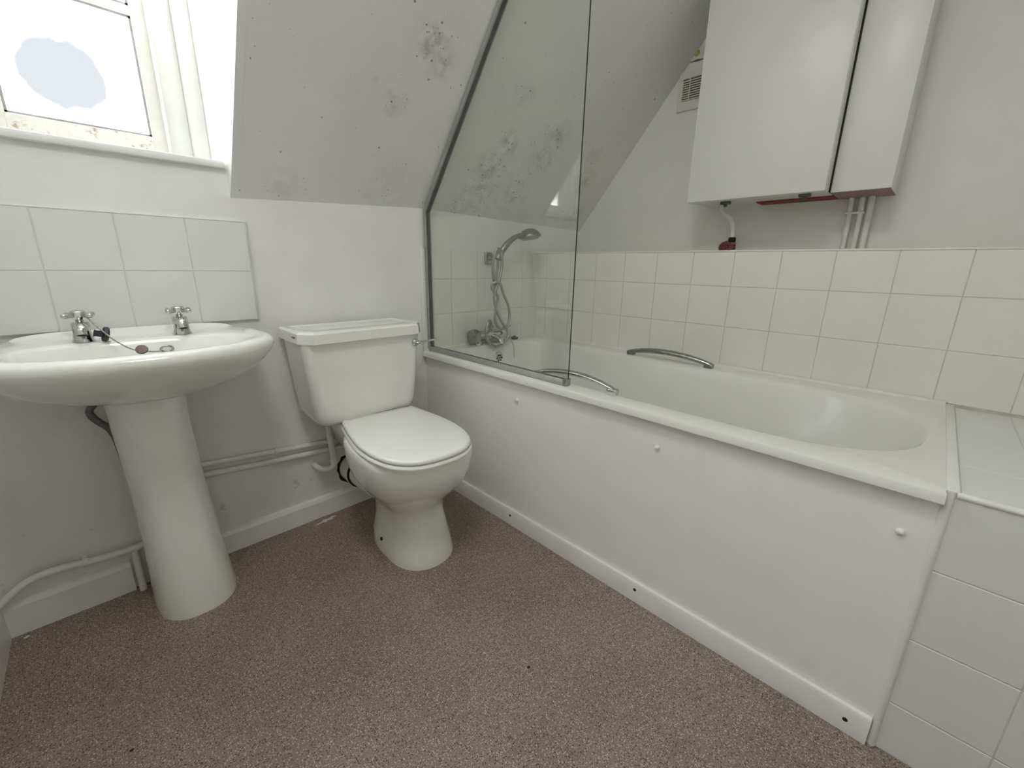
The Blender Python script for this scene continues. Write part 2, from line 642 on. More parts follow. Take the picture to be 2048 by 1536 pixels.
# boxed half-height wall beside the bath, tiled
boxing = struct('wall_right_boxing', box(XT + 0.0013, XW - 0.001, YF, -0.0005, 0.0, ZT - 0.002), GROUT,
                'tiled half-height boxing along the bath', cat='wall')
ys = [0.0085] + [0.0847 + k * P for k in range(0, 15)]
for a, b_ in zip(ys[:-1], ys[1:]):
    if -b_ < YF:
        break
    for z1, z0 in zip(ROWS[:-1], ROWS[1:]):
        put_tile(boxing, (XT + 0.006, -(a + b_) / 2, (z0 + z1) / 2), b_ - a, z1 - z0, TILE, (0, 0, -math.pi / 2))
obj('top_trim', box(XT + 0.0003, XW - 0.002, YF + 0.01, -0.0005, ZT - 0.0005, ZT + 0.006, 0.0015), SEAL, boxing, 30)
obj('corner_seal', box(XT - 0.004, XT - 0.0003, -0.0135, -0.0065, ZR + 0.002, ZT, 0.0015, 1), SEAL, wall_back, 30)

# tiling on the back wall at the tap end of the bath
obj('grout', box(-0.004, XT + 0.004, -0.0067, -0.0002, ZR - 0.03, ZT - 0.001), GROUT, wall_back)
xs = [-0.004, 0.1431, 0.1431 + P, 0.1431 + 2 * P, 0.1431 + 3 * P, XT + 0.002]
for a, b_ in zip(xs[:-1], xs[1:]):
    for z1, z0 in zip(ROWS[:-1], ROWS[1:]):
        put_tile(wall_back, ((a + b_) / 2, -0.002, (z0 + z1) / 2), b_ - a, z1 - z0, TILE, (0, 0, 0))
obj('tile_edge_strip', box(-0.014, -0.003, -0.013, -0.0002, 0.585, ZT + 0.010, 0.002), GLOSS, wall_back, 30)

# splashback of two rows above the basin
splash = thing('splashback', 'two rows of large white tiles on the wall above the basin', 'splashback', (-0.94, 0.0, 0.79))
sx = [-1.2337, -1.0827, -0.9370, -0.7875, -0.6382]
sz = [0.786, 0.9372, 1.0828]
obj('grout', box(sx[0], sx[-1], -0.0078, -0.0002, sz[0], sz[-1]), GROUT_W, splash)
for a, b_ in zip(sx[:-1], sx[1:]):
    for z0, z1 in zip(sz[:-1], sz[1:]):
        put_tile(splash, ((a + b_) / 2, -0.003, (z0 + z1) / 2), b_ - a, z1 - z0, TILE_W, (0, 0, 0))
obj('top_bead', box(sx[0], sx[-1], -0.0095, -0.0002, sz[-1] - 0.0006, sz[-1] + 0.0035, 0.001, 1), GLOSS, splash, 30)
obj('side_bead', box(sx[-1] - 0.0006, sx[-1] + 0.003, -0.009, -0.0002, sz[0], sz[-1], 0.001, 1), GROUT_W, splash, 30)

# tiled ledge at the foot end of the bath
ledge = struct('wall_ledge', box(0.0013, XT + 0.001, YF, YE - 0.004, 0.0, 0.5942), GROUT_W, 'low tiled ledge at the foot of the bath', cat='ledge')
lz = [0.5955 - 0.1575 * k for k in range(4)] + [0.002]
ly = [-1.641, -1.790, -1.942, -2.094, -2.246, YF]
for a, b_ in zip(ly[:-1], ly[1:]):
    for z1, z0 in zip(lz[:-1], lz[1:]):
        put_tile(ledge, (0.006, (a + b_) / 2, (z0 + z1) / 2), abs(b_ - a), z1 - z0, TILE_W, (0, 0, -math.pi / 2))
tx = [0.006, 0.175, 0.352, 0.527, XT]
ty = [-1.652, -1.758, -1.910, -2.062, -2.214, YF]
for a, b_ in zip(tx[:-1], tx[1:]):
    for c, d in zip(ty[:-1], ty[1:]):
        put_tile(ledge, ((a + b_) / 2, (c + d) / 2, 0.5895), b_ - a, abs(c - d), TILE_W, (-math.pi / 2, 0, 0))
bm = bmesh.new()
tube(bm, [(0.002, YE - 0.004, 0.0), (0.002, YE - 0.004, 0.600)], 0.0078, 12)
obj('corner_trim', bm, GLOSS, ledge, 40)
bm = bmesh.new()
tube(bm, [(0.003, YE - 0.012, 0.5935), (0.003, YF, 0.5935)], 0.0065, 12)
obj('edge_trim', bm, GLOSS, ledge, 40)
obj('bath_seal', box(0.0, XT - 0.001, YE - 0.0150, YE + 0.0030, 0.590, 0.6025, 0.003), GLOSS, ledge, 30)

# ------------------------------------------------------------------ window
window = struct('window_1', box(-1.235, -0.652, 0.255, 0.285, 1.23, 1.262), GLOSS,
                'white sash window with misted panes in the dormer', cat='window')
WX = -0.944
for s in (-1, 1):
    def X(d0, d1):
        return tuple(sorted((WX + s * d0, WX + s * d1)))
    a, b_ = X(0.238, 0.279)
    obj('frame_lining', box(a, b_, 0.165, 0.28, 1.25, 2.335, 0.003), GLOSS, window, 30)
    a, b_ = X(0.181, 0.238)
    obj('frame_lining', box(a, b_, 0.190, 0.28, 1.25, 2.335, 0.003), GLOSS, window, 30)
    a, b_ = X(0.176, 0.184)
    obj('stop_bead', box(a, b_, 0.180, 0.195, 1.25, 2.335, 0.002), GLOSS, window, 30)
    a, b_ = X(0.144, 0.181)
    obj('sash_stile', box(a, b_, 0.195, 0.225, 1.262, 2.32, 0.003), OLDSASH, window, 30)
obj('bottom_rail', box(WX - 0.146, WX + 0.146, 0.194, 0.225, 1.262, 1.322, 0.003), PEEL, window, 30)
obj('top_rail', box(WX - 0.146, WX + 0.146, 0.195, 0.225, 2.275, 2.33, 0.003), GLOSS, window, 30)
zz = [1.322, 1.628, 1.652, 1.958, 1.982, 2.275]
for k in (1, 3):
    obj('glazing_bar', box(WX - 0.146, WX + 0.146, 0.196, 0.224, zz[k], zz[k + 1], 0.004), OLDSASH, window, 30)
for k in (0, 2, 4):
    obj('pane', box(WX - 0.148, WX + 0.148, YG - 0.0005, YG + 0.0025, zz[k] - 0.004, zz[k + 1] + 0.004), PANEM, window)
    # putty beads round the glass
    bm = bmesh.new()
    w = 0.006
    bx(bm, WX - 0.1445, WX - 0.1445 + w, 0.2015, YG - 0.001, zz[k], zz[k + 1])
    bx(bm, WX + 0.1445 - w, WX + 0.1445, 0.2015, YG - 0.001, zz[k], zz[k + 1])
    bx(bm, WX - 0.1445, WX + 0.1445, 0.2015, YG - 0.001, zz[k], zz[k] + w)
    bx(bm, WX - 0.1445, WX + 0.1445, 0.2015, YG - 0.001, zz[k + 1] - w, zz[k + 1])
    obj('putty_bead', bm, PUTTY, window)
obj('sill', box(DX0 + 0.001, -0.6705, -0.016, 0.26, 1.228, 1.2475, 0.004), GLOSS, window, 30)

# ------------------------------------------------------------------ bath
bath = thing('bathtub', 'white acrylic bathtub with plain front panel along the tiled wall', 'bathtub', (0.35, -0.82, 0.0))


def bath_outline(ins, ins_end, n=96):
    """Inner opening: squarer at the tap end (y near 0), broad and round at the foot end."""
    x0, x1 = 0.058 + ins, 0.614 - ins
    y0, y1 = -0.078 - ins, -1.603 + ins_end
    pts = []
    cx = (x0 + x1) / 2
    hw = (x1 - x0) / 2
    ymid0, ymid1 = y0 - 0.16, y1 + 0.34
    q = n // 4
    for k in range(n):
        a = 2 * math.pi * (k + 0.5) / n
        c, s = math.cos(a), math.sin(a)
        if s >= 0:
            e = 2 / 4.2
            x = cx + hw * math.copysign(abs(c) ** e, c)
            y = ymid0 + (y0 - ymid0) * abs(s) ** e
        else:
            e = 2 / 2.5
            x = cx + hw * math.copysign(abs(c) ** e, c)
            y = ymid1 + (y1 - ymid1) * abs(s) ** e
        pts.append((x, y))
    return pts


def rect_like(outl, x0, x1, y0, y1):
    """Project an outline radially on to a rectangle, same number of points."""
    cx, cy = (x0 + x1) / 2, (y0 + y1) / 2
    res = []
    for (x, y) in outl:
        dx, dy = x - cx, y - cy
        t = min(((x1 - x0) / 2) / abs(dx) if abs(dx) > 1e-9 else 1e9, ((y0 - y1) / 2) / abs(dy) if abs(dy) > 1e-9 else 1e9)
        res.append((cx + dx * t, cy + dy * t))
    # snap the nearest points to the corners
    for X_, Y_ in ((x0, y0), (x1, y0), (x0, y1), (x1, y1)):
        i = min(range(len(res)), key=lambda k: (res[k][0] - X_) ** 2 + (res[k][1] - Y_) ** 2)
        res[i] = (X_, Y_)
    return res


bm = bmesh.new()
o0 = bath_outline(0, 0)
RX0, RX1, RY0, RY1 = -0.020, XT - 0.0016, -0.009, YE + 0.001
outer = rect_like(o0, RX0, RX1, RY0, RY1)
outer2 = rect_like(o0, RX0 + 0.0075, RX1 - 0.002, RY0 - 0.002, RY1 + 0.002)
outer3 = rect_like(o0, RX0 + 0.0025, RX1 - 0.0006, RY0 - 0.0006, RY1 + 0.0006)
rings = [[(x, y, 0.578) for x, y in rect_like(o0, RX0 + 0.016, RX1 - 0.01, RY0 - 0.005, RY1 + 0.005)],
         [(x, y, 0.578) for x, y in outer], [(x, y, 0.5935) for x, y in outer], [(x, y, 0.598) for x, y in outer3], [(x, y, ZR) for x, y in outer2]]
for ins, ie, z in ((-0.010, -0.004, ZR), (-0.003, -0.001, 0.5985), (0.003, 0.003, 0.594), (0.008, 0.012, 0.582), (0.016, 0.03, 0.55), (0.028, 0.06, 0.50),
                   (0.045, 0.12, 0.42), (0.06, 0.18, 0.34), (0.075, 0.24, 0.27), (0.10, 0.30, 0.235), (0.15, 0.36, 0.222)):
    rings.append([(x, y, z) for x, y in bath_outline(ins, ie)])
loft(bm, rings, False, True)
obj('shell', bm, ACRYL, bath, 35)
# overflow with holes
oc = Vector((0.355, -0.098, 0.532))
bm = bmesh.new()
lathe(bm, [(0.030, 0.0), (0.032, 0.004), (0.030, 0.009), (0.024, 0.013), (0.0, 0.014)], oc + Vector((0, 0.012, 0)), (0, -1, 0.12), 24)
of = obj('overflow', bm, CHROME, bath, 40)
bm = bmesh.new()
for k in range(6):
    a = k * math.pi / 3
    lathe(bm, [(0.0052, 0.0), (0.0052, 0.0022), (0.0, 0.0024)], oc + Vector((0.0145 * math.cos(a), -0.0022, 0.0145 * math.sin(a))), (0, -1, 0.12), 10)
lathe(bm, [(0.004, 0.0), (0.004, 0.0022), (0.0, 0.0024)], oc + Vector((0, -0.0022, 0)), (0, -1, 0.12), 10)
obj('overflow_holes', bm, HOLE, of)
# grab handles


def grip(name_mat, x, y0, y1, xoff, lift, rad, sec):
    pts = []
    n = 18
    for k in range(n + 1):
        t = k / n
        arch = math.sin(math.pi * t)
        pts.append((x + xoff * arch, y0 + (y1 - y0) * t, ZR + 0.012 + lift * arch ** 0.8))
    b = bmesh.new()
    tube(b, pts, [rad * (0.85 + 0.25 * math.sin(math.pi * k / n)) for k in range(n + 1)], 12, True, sec)
    g = obj('grab_handle', b, name_mat, bath, 40)
    for yy, sg in ((y0, 1), (y1, -1)):
        b = bmesh.new()
        bx(b, x - 0.012, x + 0.012, min(yy + sg * 0.010, yy - sg * 0.022), max(yy + sg * 0.010, yy - sg * 0.022), ZR - 0.001, ZR + 0.018, 0.004, 3)
        obj('end_bracket', b, name_mat, g, 40)
    return g


grip(CHROME_D, 0.634, -0.644, -0.990, -0.010, 0.024, 0.0140, 0.75)
grip(CHROME, 0.050, -0.622, -0.928, 0.008, 0.022, 0.0105, 0.8)

bm = bmesh.new()
prism(bm, [(XT - 0.0012, ZR - 0.001), (XT - 0.011, ZR - 0.001), (XT - 0.0105, ZR + 0.002), (XT - 0.005, ZR + 0.0085), (XT - 0.0012, ZR + 0.009)], YE + 0.003, -0.012, 'y')
obj('wall_seal', bm, SEAL, bath, 30)
bm = bmesh.new()
prism(bm, [(-0.006, ZR - 0.001), (-0.018, ZR - 0.001), (-0.0175, ZR + 0.002), (-0.011, ZR + 0.008), (-0.006, ZR + 0.0085)], -0.002, XT - 0.006, 'x')
obj('wall_seal', bm, SEAL, bath, 30)

# front panel with its skirting
bpanel = obj('front_panel', box(0.0, 0.006, YE + 0.002, -0.0005, 0.0, 0.5775), PANEL, bath)
bpanel['label'] = 'plain white bath front panel'
bm = bmesh.new()
prism(bm, [(-0.0005, 0.0), (-0.013, 0.0), (-0.013, 0.056), (-0.009, 0.064), (-0.0005, 0.065)], -1.632, -0.018, 'y')
obj('skirting_strip', bm, GLOSS, bpanel, 30)
for y, z in ((-0.571, 0.507), (-1.102, 0.502), (-1.593, 0.494)):
    bm = bmesh.new()
    lathe(bm, [(0.0068, 0.0), (0.0070, 0.003), (0.0060, 0.006), (0.0038, 0.0085), (0.0, 0.0093)], (0.0005, y, z), (-1, 0, 0), 16)
    obj('screw_cap', bm, GLOSS, bpanel, 60)
for y, z in ((-0.559, 0.041), (-1.089, 0.042), (-1.593, 0.033)):
    bm = bmesh.new()
    lathe(bm, [(0.0048, 0.0), (0.0048, 0.0010), (0.0034, 0.0012), (0.0, 0.0007)], (-0.0128, y, z), (-1, 0, 0), 14)
    obj('screw_hole', bm, HOLE, bpanel, 40)

# shower screen
screen = thing('shower_screen', 'frameless glass shower screen cut to the sloping ceiling', 'shower screen', (0.02, -0.4, 0.60))
gz = 1.93
gy = -(gz - 1.187) / SL - 0.012
poly = [(-0.022, 0.622), (-0.022, 1.175), (gy, gz), (-0.786, gz), (-0.777, 0.622)]
bm = bmesh.new()
prism(bm, poly, 0.0170, 0.0230, 'x')
gobj = obj('glass_pane', bm, [GLASS, GLASSEDGE], screen)
for p in gobj.data.polygons:
    if abs(p.normal.x) < 0.5:
        p.material_index = 1


def strip_along(pts, half_in, half_out, x0, x1):
    """Channel following a polyline in the yz plane."""
    left, right = [], []
    m = len(pts)
    for i, (y, z) in enumerate(pts):
        a = Vector(pts[max(i - 1, 0)])
        b = Vector(pts[min(i + 1, m - 1)])
        p = Vector((y, z))
        d1 = (p - a).normalized() if i > 0 else (b - p).normalized()
        d2 = (b - p).normalized() if i < m - 1 else d1
        n1, n2 = Vector((-d1.y, d1.x)), Vector((-d2.y, d2.x))
        nn = (n1 + n2).normalized()
        k = 1 / max(0.3, nn.dot(n1))
        left.append(p + nn * half_in * k)
        right.append(p - nn * half_out * k)
    b_ = bmesh.new()
    prism(b_, [tuple(v) for v in left] + [tuple(v) for v in reversed(right)], x0, x1, 'x')
    return b_


chan = [(-0.0175, 0.603), (-0.0175, 1.1755), (gy + 0.0005, gz)]
obj('wall_channel', strip_along(chan, 0.0035, 0.008, 0.006, 0.033), ALU, screen, 30)
obj('rubber_seal', strip_along([(-0.0225, 0.62), (-0.0225, 1.172), (gy - 0.004, gz)], 0.0013, 0.0016, 0.0125, 0.0275), DARKSEAL, screen)
bm = bmesh.new()
prism(bm, [(0.008, 0.601), (0.032, 0.601), (0.031, 0.609), (0.025, 0.620), (0.015, 0.620), (0.009, 0.609)], -0.765, -0.016, 'y')
bot = obj('bottom_seal', bm, ALU, screen, 30)
obj('end_cap', box(0.006, 0.034, -0.777, -0.764, 0.6005, 0.6235, 0.002), CHROME_D, bot, 30)

# bath mixer tap
mixer = thing('bath_mixer', 'chrome bath shower mixer standing at the tap end of the bath', 'tap', (0.35, -0.05, ZR))
for x in (0.262, 0.425):
    bm = bmesh.new()
    lathe(bm, [(0.026, 0.0), (0.027, 0.006), (0.022, 0.012), (0.017, 0.02), (0.016, 0.045), (0.0, 0.047)], (x, -0.046, ZR - 0.0005), (0, 0, 1), 20)
    obj('pillar', bm, CHROME, mixer, 50)
bm = bmesh.new()
lathe(bm, [(0.0, 0.0), (0.026, 0.001), (0.028, 0.012), (0.022, 0.025), (0.023, 0.06), (0.026, 0.105), (0.023, 0.16), (0.025, 0.178), (0.021, 0.192), (0.0, 0.194)],
      (0.247, -0.048, ZR + 0.042), (1, 0, 0), 20)
mb = obj('mixer_body', bm, CHROME, mixer, 50)
bm = bmesh.new()
lathe(bm, [(0.0, 0.0), (0.032, 0.001), (0.036, 0.008), (0.035, 0.026), (0.033, 0.033), (0.022, 0.038), (0.0, 0.039)], (0.255, -0.048, ZR + 0.042), (-1, 0, 0), 20)
obj('temperature_knob', bm, CHROME_D, mixer, 30)
bm = bmesh.new()
lathe(bm, [(0.0, 0.0), (0.015, 0.001), (0.017, 0.008), (0.016, 0.02), (0.0, 0.023)], (0.437, -0.048, ZR + 0.044), (1, 0, 0), 14)
tube(bm, [(0.452, -0.048, ZR + 0.046), (0.456, -0.055, ZR + 0.066), (0.468, -0.062, ZR + 0.078)], [0.005, 0.004, 0.0045], 8)
obj('flow_lever', bm, CHROME, mixer, 40)
bm = bmesh.new()
lathe(bm, [(0.010, 0.0), (0.007, 0.008), (0.0075, 0.014), (0.014, 0.018), (0.015, 0.024), (0.010, 0.029), (0.0, 0.030)], (0.345, -0.048, ZR + 0.060), (0, 0, 1), 16)
obj('diverter_knob', bm, CHROME, mixer, 50)
bm = bmesh.new()
tube(bm, catmull([(0.345, -0.05, ZR + 0.036), (0.345, -0.085, ZR + 0.034), (0.345, -0.115, ZR + 0.024), (0.345, -0.122, ZR + 0.006)], 5), 0.0125, 12)
obj('spout', bm, CHROME, mixer, 50)

# wall bracket, hand shower, hose
brk = thing('shower_bracket', 'chrome wall bracket holding the hand shower on the tiles', 'bracket', (0.36, -0.0085, 1.0))
bm = bmesh.new()
bx(bm, 0.335, 0.378, -0.022, -0.0082, 0.972, 1.028, 0.006, 3)
obj('wall_plate', bm, CHROME_D, brk, 40)
bm = bmesh.new()
tube(bm, [(0.358, -0.02, 1.0), (0.366, -0.048, 1.006)], 0.011, 12)
lathe(bm, [(0.0165, -0.018), (0.019, -0.016), (0.0195, 0.016), (0.017, 0.018)], (0.374, -0.070, 1.012), (0.45, -0.15, 0.85), 16)
obj('holder_cup', bm, CHROME_D, brk, 40)
hs = thing('hand_shower', 'grey chrome hand shower angled up in its wall bracket', 'hand shower', (0.374, -0.07, 1.0))
hp = catmull([(0.366, -0.069, 0.993), (0.376, -0.072, 1.012), (0.396, -0.078, 1.046), (0.425, -0.086, 1.078), (0.463, -0.094, 1.102), (0.500, -0.101, 1.113)], 5)
bm = bmesh.new()
tube(bm, hp, [0.0105 + 0.004 * math.sin(math.pi * min(1, i / (len(hp) - 1) * 1.2)) for i in range(len(hp))], 14)
obj('handle', bm, GREYCH, hs, 50)
bm = bmesh.new()
lathe(bm, [(0.0, -0.036), (0.018, -0.034), (0.038, -0.025), (0.051, -0.010), (0.056, 0.003), (0.055, 0.007), (0.0, 0.009)], (0.541, -0.107, 1.108), (0.10, -0.10, -1.0), 28)
hd = obj('head', bm, GREYCH, hs, 40)
bm = bmesh.new()
lathe(bm, [(0.045, 0.0), (0.045, 0.005), (0.036, 0.009), (0.0, 0.010)], (0.5418, -0.1078, 1.100), (0.10, -0.10, -1.0), 24)
obj('spray_plate', bm, ALU, hd, 40)

hose = [(0.366, 0.0, 0.993), (0.364, 0, 0.965), (0.352, 0, 0.905), (0.338, 1, 0.850), (0.322, 1, 0.862), (0.321, 1, 0.884), (0.338, 2, 0.893), (0.364, 2, 0.882),
        (0.394, 1, 0.836), (0.427, 1, 0.780), (0.436, 1, 0.729), (0.424, 1, 0.690), (0.400, 1, 0.672), (0.372, 1, 0.674), (0.352, 0, 0.704), (0.352, 0, 0.744),
        (0.366, -1, 0.776), (0.378, -1, 0.817), (0.360, -1, 0.850), (0.340, 0, 0.900), (0.324, 1, 0.962), (0.330, 2, 1.030), (0.346, 2.4, 1.043), (0.362, 2.4, 1.028),
        (0.372, 2, 0.975), (0.356, 2, 0.909), (0.334, 1, 0.828), (0.352, 1, 0.758), (0.384, 1, 0.705), (0.405, 1, 0.680), (0.418, 2.4, 0.640), (0.382, 2.6, 0.602),
        (0.338, 2.6, 0.590), (0.288, 2.6, 0.612), (0.268, 2.6, 0.663), (0.281, 2.4, 0.708), (0.300, 1.6, 0.716), (0.314, 1, 0.698), (0.314, 0, 0.664)]
bm = bmesh.new()
tube(bm, catmull([(x, -0.072 - 0.011 * k, z) for x, k, z in hose], 7), 0.0066, 10)
hz = obj('shower_hose', bm, HOSEM, None, 60, origin=(0.36, -0.075, 0.8))
tag(hz, 'twisted chrome shower hose looped over the wall bracket', 'hose')

# bath plug and chain
bm = bmesh.new()
lathe(bm, [(0.017, 0.0), (0.019, 0.004), (0.017, 0.011), (0.007, 0.013), (0.006, 0.018), (0.0, 0.019)], (0.516, -0.042, ZR + 0.0005), (0, 0, 1), 20)
tag(obj('bath_plug', bm, BLACK, None, 40, origin=(0.516, -0.042, ZR)), 'small black rubber plug on the bath rim beside the mixer', 'plug')
bm = bmesh.new()
tube(bm, catmull([(0.440, -0.068, 0.640), (0.446, -0.080, 0.612), (0.452, -0.098, 0.585), (0.456, -0.102, 0.52), (0.459, -0.112, 0.45), (0.455, -0.130, 0.36)], 6), 0.0017, 6)
tag(obj('plug_chain', bm, CHROME_D, None, 40, origin=(0.45, -0.08, 0.6)), 'thin chain hanging from the mixer into the bath', 'chain')

# ------------------------------------------------------------------ basin
BXc, BYc = -0.945, -0.215
basin = thing('washbasin', 'white pedestal washbasin below the splashback', 'washbasin', (BXc, -0.16, 0.0))


def d_outline(hw, yb, yf, nb, nf, n=72, cy=None):
    """D shape: squarer towards the wall (yb), rounder towards the room (yf)."""
    cy = BYc if cy is None else cy
    pts = []
    for k in range(n):
        a = 2 * math.pi * (k + 0.5) / n
        c, s = math.cos(a), math.sin(a)
        e = 2 / (nb if s >= 0 else nf)
        x = BXc + hw * math.copysign(abs(c) ** e, c)
        y = cy + ((yb - cy) if s >= 0 else (cy - yf)) * math.copysign(abs(s) ** e, s)
        pts.append((x, y))
    return pts


bm = bmesh.new()
rings = []
for hw, yb, yf, nb, nf, z in ((0.085, -0.06, -0.26, 2.6, 2.2, 0.600), (0.120, -0.04, -0.285, 2.8, 2.2, 0.612), (0.168, -0.025, -0.325, 3, 2.2, 0.630),
                              (0.220, -0.015, -0.372, 3.4, 2.2, 0.660), (0.252, -0.010, -0.403, 3.8, 2.25, 0.695), (0.272, -0.0098, -0.424, 6, 2.3, 0.730),
                              (0.280, -0.0098, -0.433, 6, 2.3, 0.752), (0.279, -0.0098, -0.432, 6, 2.3, 0.764), (0.272, -0.0098, -0.425, 6, 2.3, 0.772), (0.262, -0.0105, -0.415, 6, 2.3, 0.7755)):
    rings.append([(x, y, 0.7755 - (0.7755 - z) * (0.80 if z < 0.7 else 0.86 if z < 0.74 else 1.0)) for x, y in d_outline(hw, yb, yf, nb, nf)])
# back upstand, tap deck and bowl
top = [(0.248, -0.020, -0.402, 6, 2.3, 0.7755), (0.240, -0.030, -0.394, 5, 2.3, 0.7735)]
for i, (hw, yb, yf, nb, nf, z) in enumerate(top):
    rings.append([(x, y, z) for x, y in d_outline(hw, yb, yf, nb, nf)])
for hw, yb, yf, nb, nf, z in ((0.224, -0.105, -0.388, 2.5, 2.3, 0.7715), (0.216, -0.112, -0.382, 2.4, 2.3, 0.769), (0.210, -0.118, -0.377, 2.4, 2.3, 0.763), (0.203, -0.124, -0.370, 2.4, 2.3, 0.750), (0.192, -0.132, -0.360, 2.4, 2.3, 0.725),
                              (0.172, -0.142, -0.342, 2.4, 2.3, 0.699), (0.135, -0.158, -0.315, 2.3, 2.3, 0.678), (0.08, -0.18, -0.275, 2.2, 2.2, 0.668), (0.03, -0.20, -0.235, 2, 2, 0.664)):
    rings.append([(x, y, z) for x, y in d_outline(hw, yb, yf, nb, nf, cy=-0.235 if yb < -0.05 else None)])
vr = loft(bm, rings, True, True)
# raise the upstand along the wall, dip the tap deck
for v in bm.verts:
    if v.co.z > 0.76:
        w = max(0.0, min(1.0, (v.co.y + 0.040) / 0.030))
        v.co.z += 0.013 * w * w
    if 0.7705 < v.co.z and -0.115 < v.co.y < -0.022:
        v.co.z -= 0.004
obj('basin', bm, CERAMIC, basin, 50)

# pedestal
bm = bmesh.new()
rings = []
for hw, yb, yf, z in ((0.098, -0.055, -0.262, 0.0), (0.098, -0.055, -0.262, 0.02), (0.092, -0.060, -0.255, 0.10), (0.086, -0.065, -0.245, 0.22), (0.082, -0.068, -0.238, 0.35), (0.081, -0.068, -0.238, 0.48), (0.082, -0.066, -0.242, 0.57), (0.085, -0.06, -0.25, 0.648)):
    pts = []
    n = 48
    for k in range(n):
        a = 2 * math.pi * k / n
        c, s = math.cos(a), math.sin(a)
        e = 2 / (5.0 if s > 0 else 2.5)
        cy = -0.12
        pts.append((-0.934 - 0.022 * min(1.0, z / 0.6) + hw * math.copysign(abs(c) ** e, c), cy + ((yb - cy) if s > 0 else (cy - yf)) * math.copysign(abs(s) ** e, s), z))
    rings.append(pts)
loft(bm, rings)
obj('pedestal', bm, CERAMIC, basin, 50)


def make_tap(x, y, z, rot):
    bm = bmesh.new()
    lathe(bm, [(0.0215, 0.0), (0.022, 0.003), (0.019, 0.010), (0.0165, 0.026), (0.0165, 0.036), (0.0175, 0.046), (0.015, 0.050), (0.0, 0.051)], (x, y, z), (0, 0, 1), 20)
    # short spout facing the bowl, cut off downwards
    tube(bm, catmull([(x, y, z + 0.036), (x, y - 0.022, z + 0.037), (x, y - 0.036, z + 0.034), (x, y - 0.041, z + 0.022)], 4), [0.014] * 7 + [0.0125] * 6, 14)
    t = obj('tap', bm, CHROME, basin, 50)
    bm = bmesh.new()
    lathe(bm, [(0.0085, 0.0), (0.0085, 0.0012), (0.0, 0.0012)], (x, y - 0.041, z + 0.0225), (0, -0.35, -1), 12)
    obj('spout_opening', bm, HOLE, t)
    bm = bmesh.new()
    zc = z + 0.066
    lathe(bm, [(0.007, -0.018), (0.008, -0.011), (0.0125, -0.007), (0.0135, 0.004), (0.0145, 0.009), (0.012, 0.012), (0.0, 0.013)], (x, y, zc), (0, 0, 1), 16)
    for k in range(4):
        a = rot + k * math.pi / 2
        d = Vector((math.cos(a), math.sin(a), 0.02))
        c = Vector((x, y, zc))
        tube(bm, [c + d * r for r in (0.006, 0.014, 0.022, 0.030, 0.0345, 0.037)], [0.005, 0.0042, 0.0048, 0.0062, 0.0056, 0.002], 10)
    obj('cross_handle', bm, CHROME, t, 50)
    return t


make_tap(-1.043, -0.082, 0.7665, math.radians(40))
make_tap(-0.848, -0.080, 0.7665, math.radians(40))
# overflow ring, chain disc and ball chain
bm = bmesh.new()
ring = []
for k in range(16):
    a = 2 * math.pi * k / 16
    ring.append(Vector((-0.893 + 0.013 * math.cos(a), -0.136 - 0.004 * math.sin(a), 0.738 + 0.009 * math.sin(a))))
ring.append(ring[0])
tube(bm, ring, 0.0028, 8)
obj('overflow_ring', bm, CHROME_D, basin, 60)
PLUGC = Vector((-0.9465, -0.205, 0.753))
bm = bmesh.new()
lathe(bm, [(0.011, 0.0), (0.0125, 0.002), (0.0115, 0.006), (0.0, 0.007)], PLUGC, (-0.1, -0.75, 0.6), 18)
obj('chain_disc', bm, BROWN, basin, 50)
bm = bmesh.new()
cp = catmull([(-1.028, -0.100, 0.828), (-1.010, -0.120, 0.800), (-0.990, -0.150, 0.775), (-0.966, -0.185, 0.756), (-0.950, -0.204, 0.752), (-0.925, -0.178, 0.742), (-0.903, -0.145, 0.736)], 8)
tube(bm, cp, [0.0015 if i % 2 else 0.0023 for i in range(len(cp))], 6)
obj('ball_chain', bm, CHROME_D, basin, 60)
bm = bmesh.new()
lathe(bm, [(0.0165, 0.0), (0.019, 0.003), (0.0175, 0.010), (0.008, 0.012), (0.0075, 0.022), (0.009, 0.026), (0.0, 0.027)], (-0.998, -0.112, 0.7845), (-0.90, -0.10, 0.25), 18)
tag(obj('basin_plug', bm, BLACK, None, 40, origin=(-1.01, -0.098, 0.782)), 'black rubber plug leaning against the left basin tap', 'plug')

# flexible hose behind the pedestal
bm = bmesh.new()
tube(bm, catmull([(-1.020, -0.075, 0.640), (-1.050, -0.060, 0.606), (-1.066, -0.058, 0.586), (-1.064, -0.058, 0.568), (-1.053, -0.058, 0.549), (-1.040, -0.058, 0.532), (-1.031, -0.058, 0.505), (-1.027, -0.056, 0.466), (-1.024, -0.052, 0.42), (-1.012, -0.045, 0.30), (-1.0, -0.04, 0.16)], 5), 0.0085, 10)
tag(obj('flexible_hose', bm, BRAID, None, 60, origin=(-1.04, -0.06, 0.5)), 'dark braided water hose curling behind the basin pedestal', 'hose')

# ------------------------------------------------------------------ toilet
TX = -0.360
toilet = thing('toilet', 'white close-coupled toilet with closed lid between basin and bath', 'toilet', (TX, -0.38, 0.0))


def egg(cx, hw, yb, yf, z, nb=2.6, nf=2.2, n=56, cy=None):
    cy = cy if cy is not None else yf + hw * 1.15
    pts = []
    for k in range(n):
        a = 2 * math.pi * (k + 0.5) / n
        c, s = math.cos(a), math.sin(a)
        e = 2 / (nb if s >= 0 else nf)
        pts.append((cx + hw * math.copysign(abs(c) ** e, c), cy + ((yb - cy) if s >= 0 else (cy - yf)) * math.copysign(abs(s) ** e, s), z))
    return pts


